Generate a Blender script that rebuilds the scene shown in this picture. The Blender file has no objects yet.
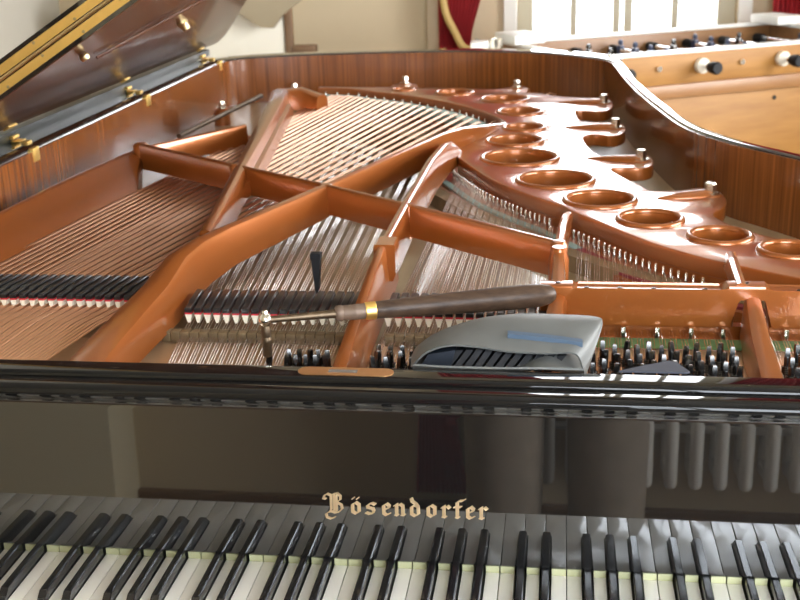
import bpy, bmesh, math, random
from mathutils import Vector, Matrix
random.seed(7)
C = bpy.context.scene.collection
SC = bpy.context.scene
PI = math.pi

# ------------------------------------------------------------------ camera, world, lights, exposure
# units are metres; z = 0 is the top of the white keys, y = 0 the face of the fallboard, the floor lies at FLOOR
FLOOR = -0.73
WALL_FAR, WALL_NEAR, WALL_L, WALL_R, CEIL = 4.8, -1.62, -2.35, 3.4, 2.9
cam_data = bpy.data.cameras.new('camera')
cam = bpy.data.objects.new('camera', cam_data)
C.objects.link(cam)
yaw, pitch, roll = 0.142575, 0.326117, -0.029653
fwd = Vector((-math.sin(yaw) * math.cos(pitch), math.cos(yaw) * math.cos(pitch), -math.sin(pitch)))
rgt = Vector((math.cos(yaw), math.sin(yaw), 0))
upv = rgt.cross(fwd)
r2 = math.cos(roll) * rgt + math.sin(roll) * upv
u2 = -math.sin(roll) * rgt + math.cos(roll) * upv
M = Matrix((r2, u2, -fwd)).transposed().to_4x4()
M.translation = Vector((0.22225, -1.08286, 0.67854))
cam.matrix_world = M
cam_data.sensor_width = 36
cam_data.lens = 1165 / 800 * 36
cam_data.clip_start = 0.02
cam_data.dof.use_dof = True
cam_data.dof.focus_distance = 1.28
cam_data.dof.aperture_fstop = 13
SC.camera = cam

world = bpy.data.worlds.new('sky')
SC.world = world
world.use_nodes = True
world.node_tree.nodes['Background'].inputs[0].default_value = (0.80, 0.88, 1.0, 1)
world.node_tree.nodes['Background'].inputs[1].default_value = 5.0
SC.view_settings.view_transform = 'Standard'
SC.view_settings.look = 'None'
SC.view_settings.gamma = 1
SC.view_settings.use_curve_mapping = False
SC.view_settings.exposure = 0.42


def window_light(name, loc, rot, sx, sy, radiance, col):
    d = bpy.data.lights.new(name, 'AREA')
    d.shape = 'RECTANGLE'; d.size = sx; d.size_y = sy
    d.energy = radiance * PI * sx * sy; d.color = col
    o = bpy.data.objects.new(name, d); C.objects.link(o)
    o.location = loc; o.rotation_euler = rot
    return o


window_light('far_window_daylight', (0.52, WALL_FAR + 0.32, 0.95), (-PI / 2, 0, 0), 1.5, 2.5, 5.5, (1.0, 0.99, 0.97))
window_light('near_window_daylight', (1.0, WALL_NEAR - 0.32, 0.95), (PI / 2, 0, 0), 2.3, 2.0, 13.0, (0.86, 0.93, 1.0))
window_light('added_right_daylight', (WALL_R + 0.32, .95, 0.95), (0, PI / 2, 0), 2.2, 3.2, 17.0, (1.0, 0.98, 0.95))  # added daylight from an unseen right side, lifts keys and near wall


# ------------------------------------------------------------------ materials
def new_mat(name):
    m = bpy.data.materials.new(name); m.use_nodes = True
    return m, m.node_tree.nodes, m.node_tree.links, m.node_tree.nodes['Principled BSDF']


def plain(name, col, rough=0.5, metal=0.0, coat=0.0, var=0.06, vscale=12, bump=0.0, spec=0.5):
    m, n, l, b = new_mat(name)
    b.inputs['Roughness'].default_value = rough
    b.inputs['Metallic'].default_value = metal
    b.inputs['Coat Weight'].default_value = coat
    b.inputs['Coat Roughness'].default_value = 0.05
    b.inputs['Specular IOR Level'].default_value = spec
    tc = n.new('ShaderNodeTexCoord'); nz = n.new('ShaderNodeTexNoise')
    nz.inputs['Scale'].default_value = vscale; nz.inputs['Detail'].default_value = 4
    l.new(tc.outputs['Object'], nz.inputs['Vector'])
    mx = n.new('ShaderNodeMix'); mx.data_type = 'RGBA'
    mx.inputs[6].default_value = tuple(c * (1 - var) for c in col) + (1,)
    mx.inputs[7].default_value = tuple(min(1, c * (1 + var)) for c in col) + (1,)
    l.new(nz.outputs['Fac'], mx.inputs[0]); l.new(mx.outputs[2], b.inputs['Base Color'])
    if bump:
        bp = n.new('ShaderNodeBump'); bp.inputs['Strength'].default_value = bump; bp.inputs['Distance'].default_value = 0.002
        l.new(nz.outputs['Fac'], bp.inputs['Height']); l.new(bp.outputs['Normal'], b.inputs['Normal'])
    return m


def wood(name, c1, c2, scale, rough=0.35, coat=0.0, uv=False, detail=5):
    m, n, l, b = new_mat(name)
    b.inputs['Roughness'].default_value = rough
    b.inputs['Coat Weight'].default_value = coat; b.inputs['Coat Roughness'].default_value = 0.06
    tc = n.new('ShaderNodeTexCoord'); mp = n.new('ShaderNodeMapping'); nz = n.new('ShaderNodeTexNoise')
    l.new(tc.outputs['UV' if uv else 'Object'], mp.inputs['Vector'])
    mp.inputs['Scale'].default_value = scale
    l.new(mp.outputs['Vector'], nz.inputs['Vector'])
    nz.inputs['Scale'].default_value = 1; nz.inputs['Detail'].default_value = detail; nz.inputs['Roughness'].default_value = 0.65
    cr = n.new('ShaderNodeValToRGB')
    cr.color_ramp.elements[0].position = 0.3; cr.color_ramp.elements[0].color = c1 + (1,)
    cr.color_ramp.elements[1].position = 0.7; cr.color_ramp.elements[1].color = c2 + (1,)
    l.new(nz.outputs['Fac'], cr.inputs[0]); l.new(cr.outputs[0], b.inputs['Base Color'])
    return m


LACQ = plain('black_lacquer', (0.006, 0.006, 0.006), 0.025, coat=1.0, var=0.1)
LACQ.node_tree.nodes['Principled BSDF'].inputs['Coat Roughness'].default_value = 0.02
LACQ.node_tree.nodes['Principled BSDF'].inputs['Coat IOR'].default_value = 1.7
LACQ_TOP = plain('black_lacquer_top', (0.006, 0.006, 0.006), 0.03, var=0.1, spec=0.28)
SATIN = plain('black_stain', (0.014, 0.014, 0.015), 0.32)
VENEER = wood('ribbon_mahogany_veneer', (0.072, 0.020, 0.005), (0.215, 0.068, 0.014), (95, 1.6, 1), 0.25, 0.5, uv=True)
LIDWOOD = wood('mahogany_lid', (0.038, 0.012, 0.005), (0.090, 0.030, 0.011), (30, 2.2, 30), 0.26, 0.3)
BRONZE = plain('bronze_plate_paint', (0.31, 0.088, 0.015), 0.32, 0.5, 0.9, var=0.05, vscale=30)
BRONZE.node_tree.nodes['Principled BSDF'].inputs['Coat Roughness'].default_value = 0.10
SPRUCE = wood('spruce_soundboard', (0.25, 0.17, 0.09), (0.33, 0.235, 0.13), (40, 4, 4), 0.35, 0.4)
BRIDGE = wood('maple_bridge', (0.16, 0.10, 0.045), (0.24, 0.15, 0.07), (30, 30, 30), 0.75)
COPPER = plain('copper_winding', (0.74, 0.43, 0.27), 0.36, 1.0, vscale=60)
STEEL = plain('string_steel', (0.86, 0.85, 0.82), 0.25, 1.0, vscale=60)
PINST = plain('blued_pin_steel', (0.10, 0.098, 0.095), 0.25, 1.0)
NICKEL = plain('nickel', (0.70, 0.67, 0.58), 0.25, 1.0)
BRASS = plain('brass', (0.92, 0.62, 0.19), 0.42, 1.0, vscale=40)
OLDBRASS = plain('aged_brass', (0.55, 0.42, 0.22), 0.35, 1.0, vscale=80, var=0.2)
GOLDLEAF = plain('pale_gold_inlay', (0.72, 0.54, 0.32), 0.45, 0.3)
IVORY = plain('ivory_white', (0.92, 0.89, 0.81), 0.18, coat=0.3, var=0.03)
KEYWOOD = plain('pale_key_wood', (0.42, 0.42, 0.24), 0.6)
EBONY = plain('ebony_key', (0.012, 0.012, 0.013), 0.16, coat=0.4)
WFELT = plain('white_felt', (0.82, 0.76, 0.62), 0.95, bump=0.4, vscale=300)
RFELT = plain('red_felt', (0.55, 0.03, 0.04), 0.95)
MAROON = plain('maroon_felt', (0.22, 0.03, 0.035), 0.95)
GFELT = plain('green_felt', (0.085, 0.15, 0.05), 0.95)
TEAL_GLINT = plain('glint_teal_braid', (0.26, 0.36, 0.33), 0.9)  # teal glints on the braid put into its base colour
OLIVE = plain('olive_wood_blocks', (0.13, 0.085, 0.038), 0.6, var=0.2, vscale=90)
LEATHER = plain('grey_suede', (0.095, 0.098, 0.092), 0.55, var=0.12, vscale=40, bump=0.15)
RUBBER = plain('black_rubber', (0.009, 0.010, 0.012), 0.5, spec=0.25)
SLATE = plain('slate_blue_webbing', (0.06, 0.09, 0.13), 0.35)
HANDLE = wood('dark_rosewood', (0.030, 0.017, 0.011), (0.075, 0.045, 0.028), (25, 160, 160), 0.42, 0.0)
HANDLE.node_tree.nodes['Principled BSDF'].inputs['Specular IOR Level'].default_value = 0.22
WRENCH = plain('worn_brown_steel', (0.15, 0.108, 0.07), 0.48, 1.0, var=0.2, vscale=70)
BINDING = plain('brown_binding', (0.15, 0.10, 0.07), 0.5, 0.3)
WALLP = plain('cream_wall_paint', (0.66, 0.55, 0.37), 0.85, var=0.03, vscale=3)
CEILP = plain('white_ceiling_paint', (0.46, 0.43, 0.37), 0.9, var=0.02, vscale=3)
FLOORW = wood('oak_floor', (0.20, 0.11, 0.05), (0.34, 0.20, 0.10), (3, 22, 3), 0.35)
WHITEP = plain('white_gloss_paint', (0.88, 0.87, 0.82), 0.35, var=0.02)
REDCLOTH = plain('dark_red_velvet', (0.48, 0.028, 0.036), 0.8, var=0.2, vscale=25)
GOLDCORD = plain('gold_braid', (0.55, 0.38, 0.13), 0.6)
PINE = wood('honey_pine', (0.25, 0.108, 0.016), (0.36, 0.172, 0.036), (3, 26, 26), 0.55)
DARKPINE = wood('brown_pine', (0.22, 0.10, 0.035), (0.32, 0.16, 0.06), (3, 26, 26), 0.4)
FIELD = plain('dark_playfield', (0.05, 0.07, 0.05), 0.3)
CHROME = plain('chrome', (0.85, 0.86, 0.88), 0.12, 1.0)
KNOBW = plain('cream_plastic', (0.75, 0.70, 0.58), 0.35)
BLUEP = plain('blue_player_plastic', (0.04, 0.05, 0.10), 0.35)
CREAMB = plain('cream_board', (0.93, 0.90, 0.78), 0.6, var=0.02)
TAUPE = plain('taupe_cloth', (0.36, 0.30, 0.20), 0.85)
BROWNP = plain('brown_wood_post', (0.22, 0.13, 0.07), 0.5)
SKIN = plain('skin', (0.62, 0.40, 0.30), 0.5)
TROUSER = plain('grey_brown_trouser_cloth', (0.33, 0.28, 0.22), 0.85, var=0.2, vscale=20, bump=0.3)
SHIRT = plain('grey_shirt_cloth', (0.22, 0.22, 0.22), 0.85, var=0.1)
HAIRM = plain('dark_brown_hair', (0.05, 0.03, 0.02), 0.6)
SHOE = plain('black_leather_shoe', (0.03, 0.025, 0.02), 0.4)
PHONE = plain('black_phone_glass', (0.01, 0.01, 0.012), 0.1)
EYE = plain('eye_white', (0.8, 0.78, 0.75), 0.2)
PAPER = plain('white_paper', (0.85, 0.85, 0.83), 0.7)

GLASS, _n, _l, _b = new_mat('window_glass')
_tr = _n.new('ShaderNodeBsdfTransparent'); _gl = _n.new('ShaderNodeBsdfGlossy'); _mx = _n.new('ShaderNodeMixShader'); _fr = _n.new('ShaderNodeFresnel')
_gl.inputs['Roughness'].default_value = 0.02; _fr.inputs['IOR'].default_value = 1.35
_l.new(_fr.outputs[0], _mx.inputs[0]); _l.new(_tr.outputs[0], _mx.inputs[1]); _l.new(_gl.outputs[0], _mx.inputs[2])
_l.new(_mx.outputs[0], _n['Material Output'].inputs['Surface'])


# ------------------------------------------------------------------ helpers
def link_mesh(name, bm, mat, parent=None, smooth=40, mats=None):
    bmesh.ops.recalc_face_normals(bm, faces=bm.faces)
    me = bpy.data.meshes.new(name)
    bm.to_mesh(me); bm.free()
    for m_ in (mats or [mat]):
        me.materials.append(m_)
    if smooth:
        for p_ in me.polygons: p_.use_smooth = True
        me.set_sharp_from_angle(angle=math.radians(smooth))
    o = bpy.data.objects.new(name, me); C.objects.link(o)
    if parent: o.parent = parent
    return o


def tag(o, label, cat, group=None):
    o['label'] = label; o['category'] = cat
    if group: o['group'] = group
    return o


def thing(name, label, cat, loc=(0, 0, 0), rz=0, group=None):
    o = bpy.data.objects.new(name, None); C.objects.link(o)
    o.location = loc; o.rotation_euler = (0, 0, rz)
    return tag(o, label, cat, group)


def struct(name, bm, mat, parent=None, smooth=0, mats=None):
    o = link_mesh(name, bm, mat, parent, smooth, mats)
    if not parent: o['kind'] = 'structure'
    return o


def B():
    return bmesh.new()


def add_box(bm, x0, x1, y0, y1, z0, z1, bev=0, mi=0):
    vs = [bm.verts.new((x, y, z)) for x in (x0, x1) for y in (y0, y1) for z in (z0, z1)]
    fs = []
    for a in ((0, 1, 3, 2), (4, 6, 7, 5), (0, 4, 5, 1), (2, 3, 7, 6), (0, 2, 6, 4), (1, 5, 7, 3)):
        f = bm.faces.new([vs[i] for i in a]); f.material_index = mi; fs.append(f)
    if bev:
        es = list({e for f in fs for e in f.edges})
        r = bmesh.ops.bevel(bm, geom=es, offset=bev, segments=2, affect='EDGES', profile=0.5)
        for f in r['faces']: f.material_index = mi
    return vs


def add_loft(bm, rings, close=True, caps=True, mi=0):
    vr = [[bm.verts.new(p) for p in r] for r in rings]
    n = len(vr[0])
    for a, b in zip(vr, vr[1:]):
        for i in range(n if close else n - 1):
            f = bm.faces.new((a[i], a[(i + 1) % n], b[(i + 1) % n], b[i])); f.material_index = mi
    if caps and close:
        for r in (vr[0], vr[-1]):
            f = bm.faces.new(r); f.material_index = mi
    return vr


def add_tube(bm, pts, rad, n=8, mi=0, caps=True):
    pts = [Vector(p) for p in pts]
    rads = rad if isinstance(rad, (list, tuple)) else [rad] * len(pts)
    rings = []
    ref = None
    for i, p in enumerate(pts):
        t = (pts[min(i + 1, len(pts) - 1)] - pts[max(i - 1, 0)]).normalized()
        if ref is None:
            ref = Vector((0, 0, 1)) if abs(t.z) < 0.9 else Vector((1, 0, 0))
        a = t.cross(ref).normalized(); b = a.cross(t).normalized(); ref = b
        rings.append([p + rads[i] * (math.cos(2 * PI * k / n) * a + math.sin(2 * PI * k / n) * b) for k in range(n)])
    add_loft(bm, rings, True, caps, mi)


def add_prism(bm, poly, axis, a0, a1, mi=0, bev=0):
    """poly = 2-D points; axis 'z' -> (x, y), 'y' -> (x, z), 'x' -> (y, z)"""
    def P(p, a):
        return {'z': (p[0], p[1], a), 'y': (p[0], a, p[1]), 'x': (a, p[0], p[1])}[axis]
    lo = [bm.verts.new(P(p, a0)) for p in poly]; hi = [bm.verts.new(P(p, a1)) for p in poly]
    n = len(poly); fs = [bm.faces.new(lo), bm.faces.new(hi)]
    for i in range(n):
        fs.append(bm.faces.new((lo[i], lo[(i + 1) % n], hi[(i + 1) % n], hi[i])))
    for f in fs: f.material_index = mi
    if bev:
        es = list({e for f in fs[:2] for e in f.edges})
        bmesh.ops.bevel(bm, geom=es, offset=bev, segments=2, affect='EDGES', profile=0.5)


def add_lathe(bm, prof, origin=(0, 0, 0), axis=(0, 0, 1), n=16, mi=0):
    """prof = [(r, h)] along axis from origin"""
    ax = Vector(axis).normalized()
    a = ax.orthogonal().normalized(); b = ax.cross(a); o = Vector(origin)
    rings = [[o + ax * h + max(r, 1e-5) * (math.cos(2 * PI * k / n) * a + math.sin(2 * PI * k / n) * b) for k in range(n)] for r, h in prof]
    add_loft(bm, rings, True, True, mi)


def spline(pts, n=12):
    """Catmull-Rom through pts"""
    P = [Vector(p) for p in pts]
    P = [2 * P[0] - P[1]] + P + [2 * P[-1] - P[-2]]
    out = []
    for i in range(1, len(P) - 2):
        p0, p1, p2, p3 = P[i - 1:i + 3]
        for k in range(n):
            t = k / n
            out.append(0.5 * ((2 * p1) + (-p0 + p2) * t + (2 * p0 - 5 * p1 + 4 * p2 - p3) * t * t + (-p0 + 3 * p1 - 3 * p2 + p3) * t ** 3))
    out.append(P[-2])
    return out


def curve_plate(outer, holes, zmid, ext, bev):
    """a flat plate with round holes: filled 2-D curve turned into a mesh"""
    cu = bpy.data.curves.new('outline', 'CURVE'); cu.dimensions = '2D'; cu.fill_mode = 'BOTH'
    cu.extrude = ext; cu.bevel_depth = bev; cu.bevel_resolution = 2; cu.offset = -bev
    for pts in [outer] + holes:
        s = cu.splines.new('POLY'); s.points.add(len(pts) - 1); s.use_cyclic_u = True
        for q, p in zip(s.points, pts): q.co = (p[0], p[1], 0, 1)
    tmp = bpy.data.objects.new('outline', cu); C.objects.link(tmp)
    tmp.location.z = zmid
    dg = bpy.context.evaluated_depsgraph_get()
    me = bpy.data.meshes.new_from_object(tmp.evaluated_get(dg))
    bm = B(); bm.from_mesh(me)
    bmesh.ops.remove_doubles(bm, verts=bm.verts, dist=1e-5)
    bmesh.ops.translate(bm, verts=bm.verts, vec=(0, 0, zmid))
    bpy.data.objects.remove(tmp); bpy.data.curves.remove(cu); bpy.data.meshes.remove(me)
    return bm


def bar(bm, st, mi=0, foot=1.25):
    """an upright cast bar; st = [(x, y, width, ztop, zbottom)], top edge rounded"""
    rings = []
    for i, (x, y, w, zt, zb) in enumerate(st):
        a = st[max(i - 1, 0)]; b = st[min(i + 1, len(st) - 1)]
        t = Vector((b[0] - a[0], b[1] - a[1], 0)).normalized(); s = Vector((t.y, -t.x, 0))
        c = Vector((x, y, 0)); h = w / 2; r = min(h * 0.75, (zt - zb) * 0.3)
        prof = [(-h * 1.25, zb), (-h, zb + (zt - zb) * .3), (-h, zt - r), (-h + r * .3, zt - r * .3), (-h + r, zt), (h - r, zt), (h - r * .3, zt - r * .3), (h, zt - r), (h * (1 + (foot - 1) * .6), zb + (zt - zb) * .3), (h * foot, zb)]
        rings.append([c + s * u + Vector((0, 0, z)) for u, z in prof])
    add_loft(bm, rings, True, True, mi)


def dup(src, parent=None, loc=None, rz=None):
    o = src.copy(); C.objects.link(o)
    if parent: o.parent = parent
    if loc is not None: o.location = loc
    if rz is not None: o.rotation_euler = (0, 0, rz)
    for ch in list(src.children):
        dup(ch, o)
    return o


# ------------------------------------------------------------------ the room
def wall_y(name, y0, y1, openings, mat=WALLP):
    bm = B(); xs = WALL_L - 0.2
    for (x0, x1, z0, z1) in openings:
        add_box(bm, xs, x0, y0, y1, FLOOR, CEIL)
        add_box(bm, x0, x1, y0, y1, FLOOR, z0); add_box(bm, x0, x1, y0, y1, z1, CEIL)
        xs = x1
    add_box(bm, xs, WALL_R + 0.2, y0, y1, FLOOR, CEIL)
    return struct(name, bm, mat)


bm = B(); add_box(bm, WALL_L - .2, WALL_R + .2, WALL_NEAR - .2, WALL_FAR + .2, FLOOR - .1, FLOOR); struct('floor', bm, FLOORW)
bm = B(); add_box(bm, WALL_L - .2, WALL_R + .2, WALL_NEAR - .2, WALL_FAR + .2, CEIL, CEIL + .1); struct('ceiling', bm, CEILP)
wall_y('wall_far', WALL_FAR, WALL_FAR + .2, [(0.0, 1.05, -0.15, 2.0)])
wall_y('wall_near', WALL_NEAR - .2, WALL_NEAR, [(0.12, 1.9, 0.12, 1.75)])
bm = B(); add_box(bm, WALL_L - .2, WALL_L, WALL_NEAR, WALL_FAR, FLOOR, CEIL); struct('wall_left', bm, plain('pale_grey_wall_paint', (0.58, 0.56, 0.49), 0.85, var=0.03, vscale=3))
bm = B()
add_box(bm, WALL_R, WALL_R + .2, WALL_NEAR, -.55, FLOOR, CEIL); add_box(bm, WALL_R, WALL_R + .2, 2.45, WALL_FAR, FLOOR, CEIL)
add_box(bm, WALL_R, WALL_R + .2, -.55, 2.45, FLOOR, 0); add_box(bm, WALL_R, WALL_R + .2, -.55, 2.45, 1.9, CEIL)
struct('wall_right', bm, WALLP)
for nm, a in (('baseboard_far', (WALL_L, WALL_R, WALL_FAR - .02, WALL_FAR)), ('baseboard_near', (-0.88, WALL_R, WALL_NEAR, WALL_NEAR + .02))):
    bm = B(); add_box(bm, *a, FLOOR, FLOOR + (.1 if 'far' in nm else .022), .004); struct(nm, bm, BROWNP)
# a wall pier left of the photographer's back, with a door beside it
bm = B(); add_box(bm, -1.42, -0.88, WALL_NEAR, WALL_NEAR + .16, FLOOR, CEIL); struct('trim_1', bm, plain('light_cream_wall_paint', (0.84, 0.76, 0.54), 0.8, var=0.03, vscale=3))
bm = B(); add_box(bm, -2.3, -1.46, WALL_NEAR, WALL_NEAR + .06, FLOOR, 1.4, .01)
add_box(bm, -2.25, -1.6, WALL_NEAR + .06, WALL_NEAR + .075, FLOOR + .2, .3, .01); add_box(bm, -2.25, -1.6, WALL_NEAR + .06, WALL_NEAR + .075, .45, 1.25, .01)
dr = struct('door_1', bm, BROWNP)
bm = B(); add_tube(bm, [(-1.55, WALL_NEAR + .06, .3), (-1.55, WALL_NEAR + .11, .3), (-1.66, WALL_NEAR + .11, .3)], .009); link_mesh('door_handle', bm, NICKEL, dr)


def window_y(name, x0, x1, z0, z1, y, d, bars, sash=.035, white=WHITEP):
    """casement window in a wall that faces along y: outer frame, sashes and panes"""
    bm = B(); w = .03
    add_box(bm, x0, x0 + w, y, y + d, z0, z1); add_box(bm, x1 - w, x1, y, y + d, z0, z1)
    add_box(bm, x0, x1, y, y + d, z0, z0 + w); add_box(bm, x0, x1, y, y + d, z1 - w, z1)
    root = struct(name, bm, white)
    bm = B()
    for (a, b) in bars: add_box(bm, a, b, y - .005, y + d - .002, z0 + .031, z1 - .031, .004)
    zc = z0 + (z1 - z0) * .62
    add_box(bm, x0 + .031, x1 - .031, y + .006, y + d - .006, zc, zc + .05)
    link_mesh('window_frame', bm, white, root, 0)
    bm = B(); add_box(bm, x0 + w, x1 - w, y + d * .45, y + d * .5, z0 + w, z1 - w); link_mesh('pane', bm, GLASS, root, 0)
    return root


OLDWHITE = plain('old_cream_window_paint', (0.62, 0.58, 0.44), 0.5)
window_y('window_1', 0.0, 1.05, -0.15, 2.0, WALL_FAR + .08, .08, [(0.0, .075), (.258, .290), (.465, .50), (.52, .56), (.748, .780), (.965, 1.05)], white=OLDWHITE)
window_y('window_2', 0.12, 1.9, 0.12, 1.75, WALL_NEAR - .14, .06, [(.55, .585), (.99, 1.04), (1.44, 1.475)])
bm = B()
for a in ((WALL_R + .08, WALL_R + .14),):
    for b in ((-.55, -.5), (.43, .48), (1.42, 1.47), (2.4, 2.45)): add_box(bm, *a, *b, 0, 1.9)
    add_box(bm, *a, -.55, 2.45, 0, .05); add_box(bm, *a, -.55, 2.45, 1.85, 1.9); add_box(bm, *a, -.55, 2.45, 1.2, 1.25)
w3 = struct('added_window_3', bm, WHITEP)  # window out of view, added to let in the side light
bm = B(); add_box(bm, WALL_R + .10, WALL_R + .105, -.5, 2.4, .05, 1.85); link_mesh('pane', bm, GLASS, w3, 0)
# white casing strips at both sides of the far window and its sill
for i, (a, b) in enumerate(((-.065, 0.0), (1.05, 1.115))):
    bm = B(); add_box(bm, a, b, WALL_FAR - .03, WALL_FAR, -.2, 2.06, .005); struct('trim_%d' % (i + 2), bm, WHITEP)
bm = B(); add_box(bm, .05, 1.9, WALL_NEAR, WALL_NEAR + .1, .09, .12, .005); struct('trim_4', bm, WHITEP)
# pilaster beside the curtain
bm = B(); add_box(bm, -.44, -.36, WALL_FAR - .06, WALL_FAR, FLOOR, CEIL, .005); struct('trim_5', bm, WALLP)


# ------------------------------------------------------------------ curtains, radiator, things along the far wall
def curtain(label, pts_top, pts_waist, zt, zw, zb, y, tie):
    """a hanging pleated curtain gathered at zw: widths given as (x0, x1)"""
    root = thing('curtain', label, 'curtain', ((pts_top[0] + pts_top[1]) / 2, y, zb))
    ox, oz = root.location.x, root.location.z
    bm = B(); n = 60; rows = 14; g = []
    for j in range(rows + 1):
        z = zt + (zb - zt) * j / rows
        if z > zw: t = (zt - z) / (zt - zw); a = pts_top[0] + (pts_waist[0] - pts_top[0]) * t ** 1.6; b = pts_top[1] + (pts_waist[1] - pts_top[1]) * t ** 1.6
        else: t = (zw - z) / (zw - zb); a = pts_waist[0] - .02 * t; b = pts_waist[1] + .06 * t
        g.append([bm.verts.new((a + (b - a) * i / n - ox, .022 * math.sin(i * 1.25 + .3 * math.sin(j * .5)), z - oz)) for i in range(n + 1)])
    for j in range(rows):
        for i in range(n): bm.faces.new((g[j][i], g[j][i + 1], g[j + 1][i + 1], g[j + 1][i]))
    cl = link_mesh('curtain_cloth', bm, REDCLOTH, root, 60)
    md = cl.modifiers.new('thickness', 'SOLIDIFY'); md.thickness = .004
    if tie:
        bm = B(); add_tube(bm, spline([(p[0] - ox, p[1] - y, p[2] - oz) for p in tie], 8), .018, 8); link_mesh('tie_cord', bm, GOLDCORD, root)
    bm = B(); add_tube(bm, [(pts_top[0] - .12 - ox, 0, zt + .015 - oz), (pts_top[1] + .12 - ox, 0, zt + .015 - oz)], .014); link_mesh('curtain_rail', bm, OLDBRASS, root)
    return root


curtain('dark red curtain tied back with gold braid, left of the far window', (-.385, 0.16), (-.368, -.24), 2.1, 0.0, FLOOR + .02, WALL_FAR - .12,
        [(-.36, WALL_FAR - .16, .36), (-.338, WALL_FAR - .17, .2), (-.295, WALL_FAR - .17, .10), (-.245, WALL_FAR - .17, .02), (-.15, WALL_FAR - .12, .0), (-.07, WALL_FAR - .05, .02)])
curtain('dark red curtain at the far right corner, right of the far window', (1.10, 1.62), (1.21, 1.42), 2.1, 0.0, FLOOR + .02, WALL_FAR - .12,
        [(1.50, WALL_FAR - .16, .36), (1.40, WALL_FAR - .17, .2), (1.30, WALL_FAR - .17, .05), (1.2, WALL_FAR - .12, .0)])
curtain('dark red curtain behind the photographer, reflected in the fallboard', (-.14, .03), (-.10, -.055), 1.95, -.2, FLOOR + .08, WALL_NEAR + .07, None)

rad = thing('radiator', 'white cast iron column radiator under the near window', 'radiator', (.72, WALL_NEAR + .12, FLOOR))
col0 = None
for i in range(22):
    x = -.63 + i * .057
    if col0 is None:
        bm = B()
        for yy in (-.045, .045):
            add_tube(bm, [(0, yy, .155), (0, yy, .158), (0, yy, .168), (0, yy, .66), (0, yy, .675)], [.006, .012, .016, .016, .010], 10)
        add_box(bm, -.016, .016, -.045, .045, .17, .20, .008); add_box(bm, -.016, .016, -.045, .045, .62, .65, .008)
        col0 = link_mesh('column', bm, WHITEP, rad); col0.location = (x, 0, 0)
    else:
        dup(col0, rad, (x, 0, 0))
bm = B(); add_tube(bm, [(-.66, 0, .29), (.62, 0, .29)], .013); add_tube(bm, [(-.66, 0, .6), (.62, 0, .6)], .013); link_mesh('pipe', bm, WHITEP, rad)
for x in (-.60, .54):
    bm = B(); add_box(bm, x - .015, x + .015, -.05, .05, 0, .175, .005); link_mesh('foot', bm, WHITEP, rad)

# cream folding screen with brown post, far left
scr = thing('folding_screen', 'bright cream panel with a brown post and foot rail by the far wall', 'screen', (-1.30, 4.35, FLOOR))
bm = B(); add_box(bm, -.75, .235, -.01, .01, .12, 1.02, .004); link_mesh('panel', bm, CREAMB, scr)
bm = B(); add_box(bm, .24, .275, -.02, .02, 0, 1.03, .004); link_mesh('post', bm, BROWNP, scr)
bm = B(); add_box(bm, .275, .385, -.03, .03, .765, .805, .006); link_mesh('rail', bm, BROWNP, scr)
bm = B(); add_box(bm, -.8, .3, -.15, .15, 0, .04, .006); link_mesh('base', bm, BROWNP, scr)
shade = thing('wall_drape', 'taupe cloth drape hanging over the cream panel in the far left corner', 'drape', (-1.20, 4.25, .1))
bm = B(); add_prism(bm, [(-.7, .95), (-.28, .30), (-.02, .115), (.05, .07), (.11, .065), (.155, .12), (.2, .155), (.3, .22), (.7, .45), (.7, .95)], 'y', -.02, .02)
link_mesh('cloth', bm, TAUPE, shade)
bm = B(); add_tube(bm, [(-.75, 0, .96), (.75, 0, .96)], .015); link_mesh('rod', bm, BROWNP, shade)

# ------------------------------------------------------------------ table football
TX, TY, TA = 0.30, 2.985, math.radians(29.0)
foos = thing('football_table', 'honey pine table football table standing behind the piano', 'game table', (TX, TY, FLOOR), TA)
L, W, H = 1.27, .64, 0.90                      # top edge at z = .17
T_ = .028
bm = B(); add_box(bm, 0, L, 0, T_, H - .118, H - .012, .003); link_mesh('near_panel', bm, PINE, foos)
bm = B(); add_box(bm, 0, L, W - T_, W, H - .26, H - .012, .003); link_mesh('far_panel', bm, DARKPINE, foos)
for x in (0, L - T_):
    bm = B(); add_box(bm, x, x + T_, T_, W - T_, H - .26, H - .012, .003); link_mesh('end_panel', bm, DARKPINE, foos)
bm = B(); add_box(bm, -.004, L + .004, -.006, T_ + .004, H - .012, H, .003); add_box(bm, -.004, L + .004, W - T_ - .004, W + .006, H - .012, H, .003)
add_box(bm, -.004, T_ + .004, 0, W, H - .012, H, .003); add_box(bm, L - T_ - .004, L + .004, 0, W, H - .012, H, .003); link_mesh('top_trim', bm, WHITEP, foos)
bm = B(); add_box(bm, -.02, L + .02, -.02, T_ + .01, H - .165, H - .115, .006); link_mesh('moulding', bm, DARKPINE, foos)
bm = B(); add_box(bm, .005, L - .005, .002, W - .002, H - .55, H - .16, .004); link_mesh('cabinet', bm, PINE, foos)
bm = B(); add_box(bm, T_, L - T_, T_, W - T_, H - .155, H - .145); link_mesh('playfield', bm, FIELD, foos)
for x, y in ((.06, .06), (L - .06, .06), (.06, W - .06), (L - .06, W - .06)):
    bm = B(); add_loft(bm, [[(x + sx * s, y + sy * s, z) for sx, sy in ((-1, -1), (1, -1), (1, 1), (-1, 1))] for z, s in ((0, .03), (.06, .034), (.4, .05))]); link_mesh('leg', bm, DARKPINE, foos)
for x in (-.03, L - .10):
    bm = B(); add_box(bm, x, x + .13, W - .17, W + .01, H, H + .035, .005); link_mesh('corner_block', bm, WHITEP, foos)
bm = B(); add_lathe(bm, [(.0, 0), (.008, 0), (.008, -.004), (.0, -.004)], (.80, .002, H - .20), (0, 1, 0)); link_mesh('lock', bm, PINST, foos)
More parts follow.
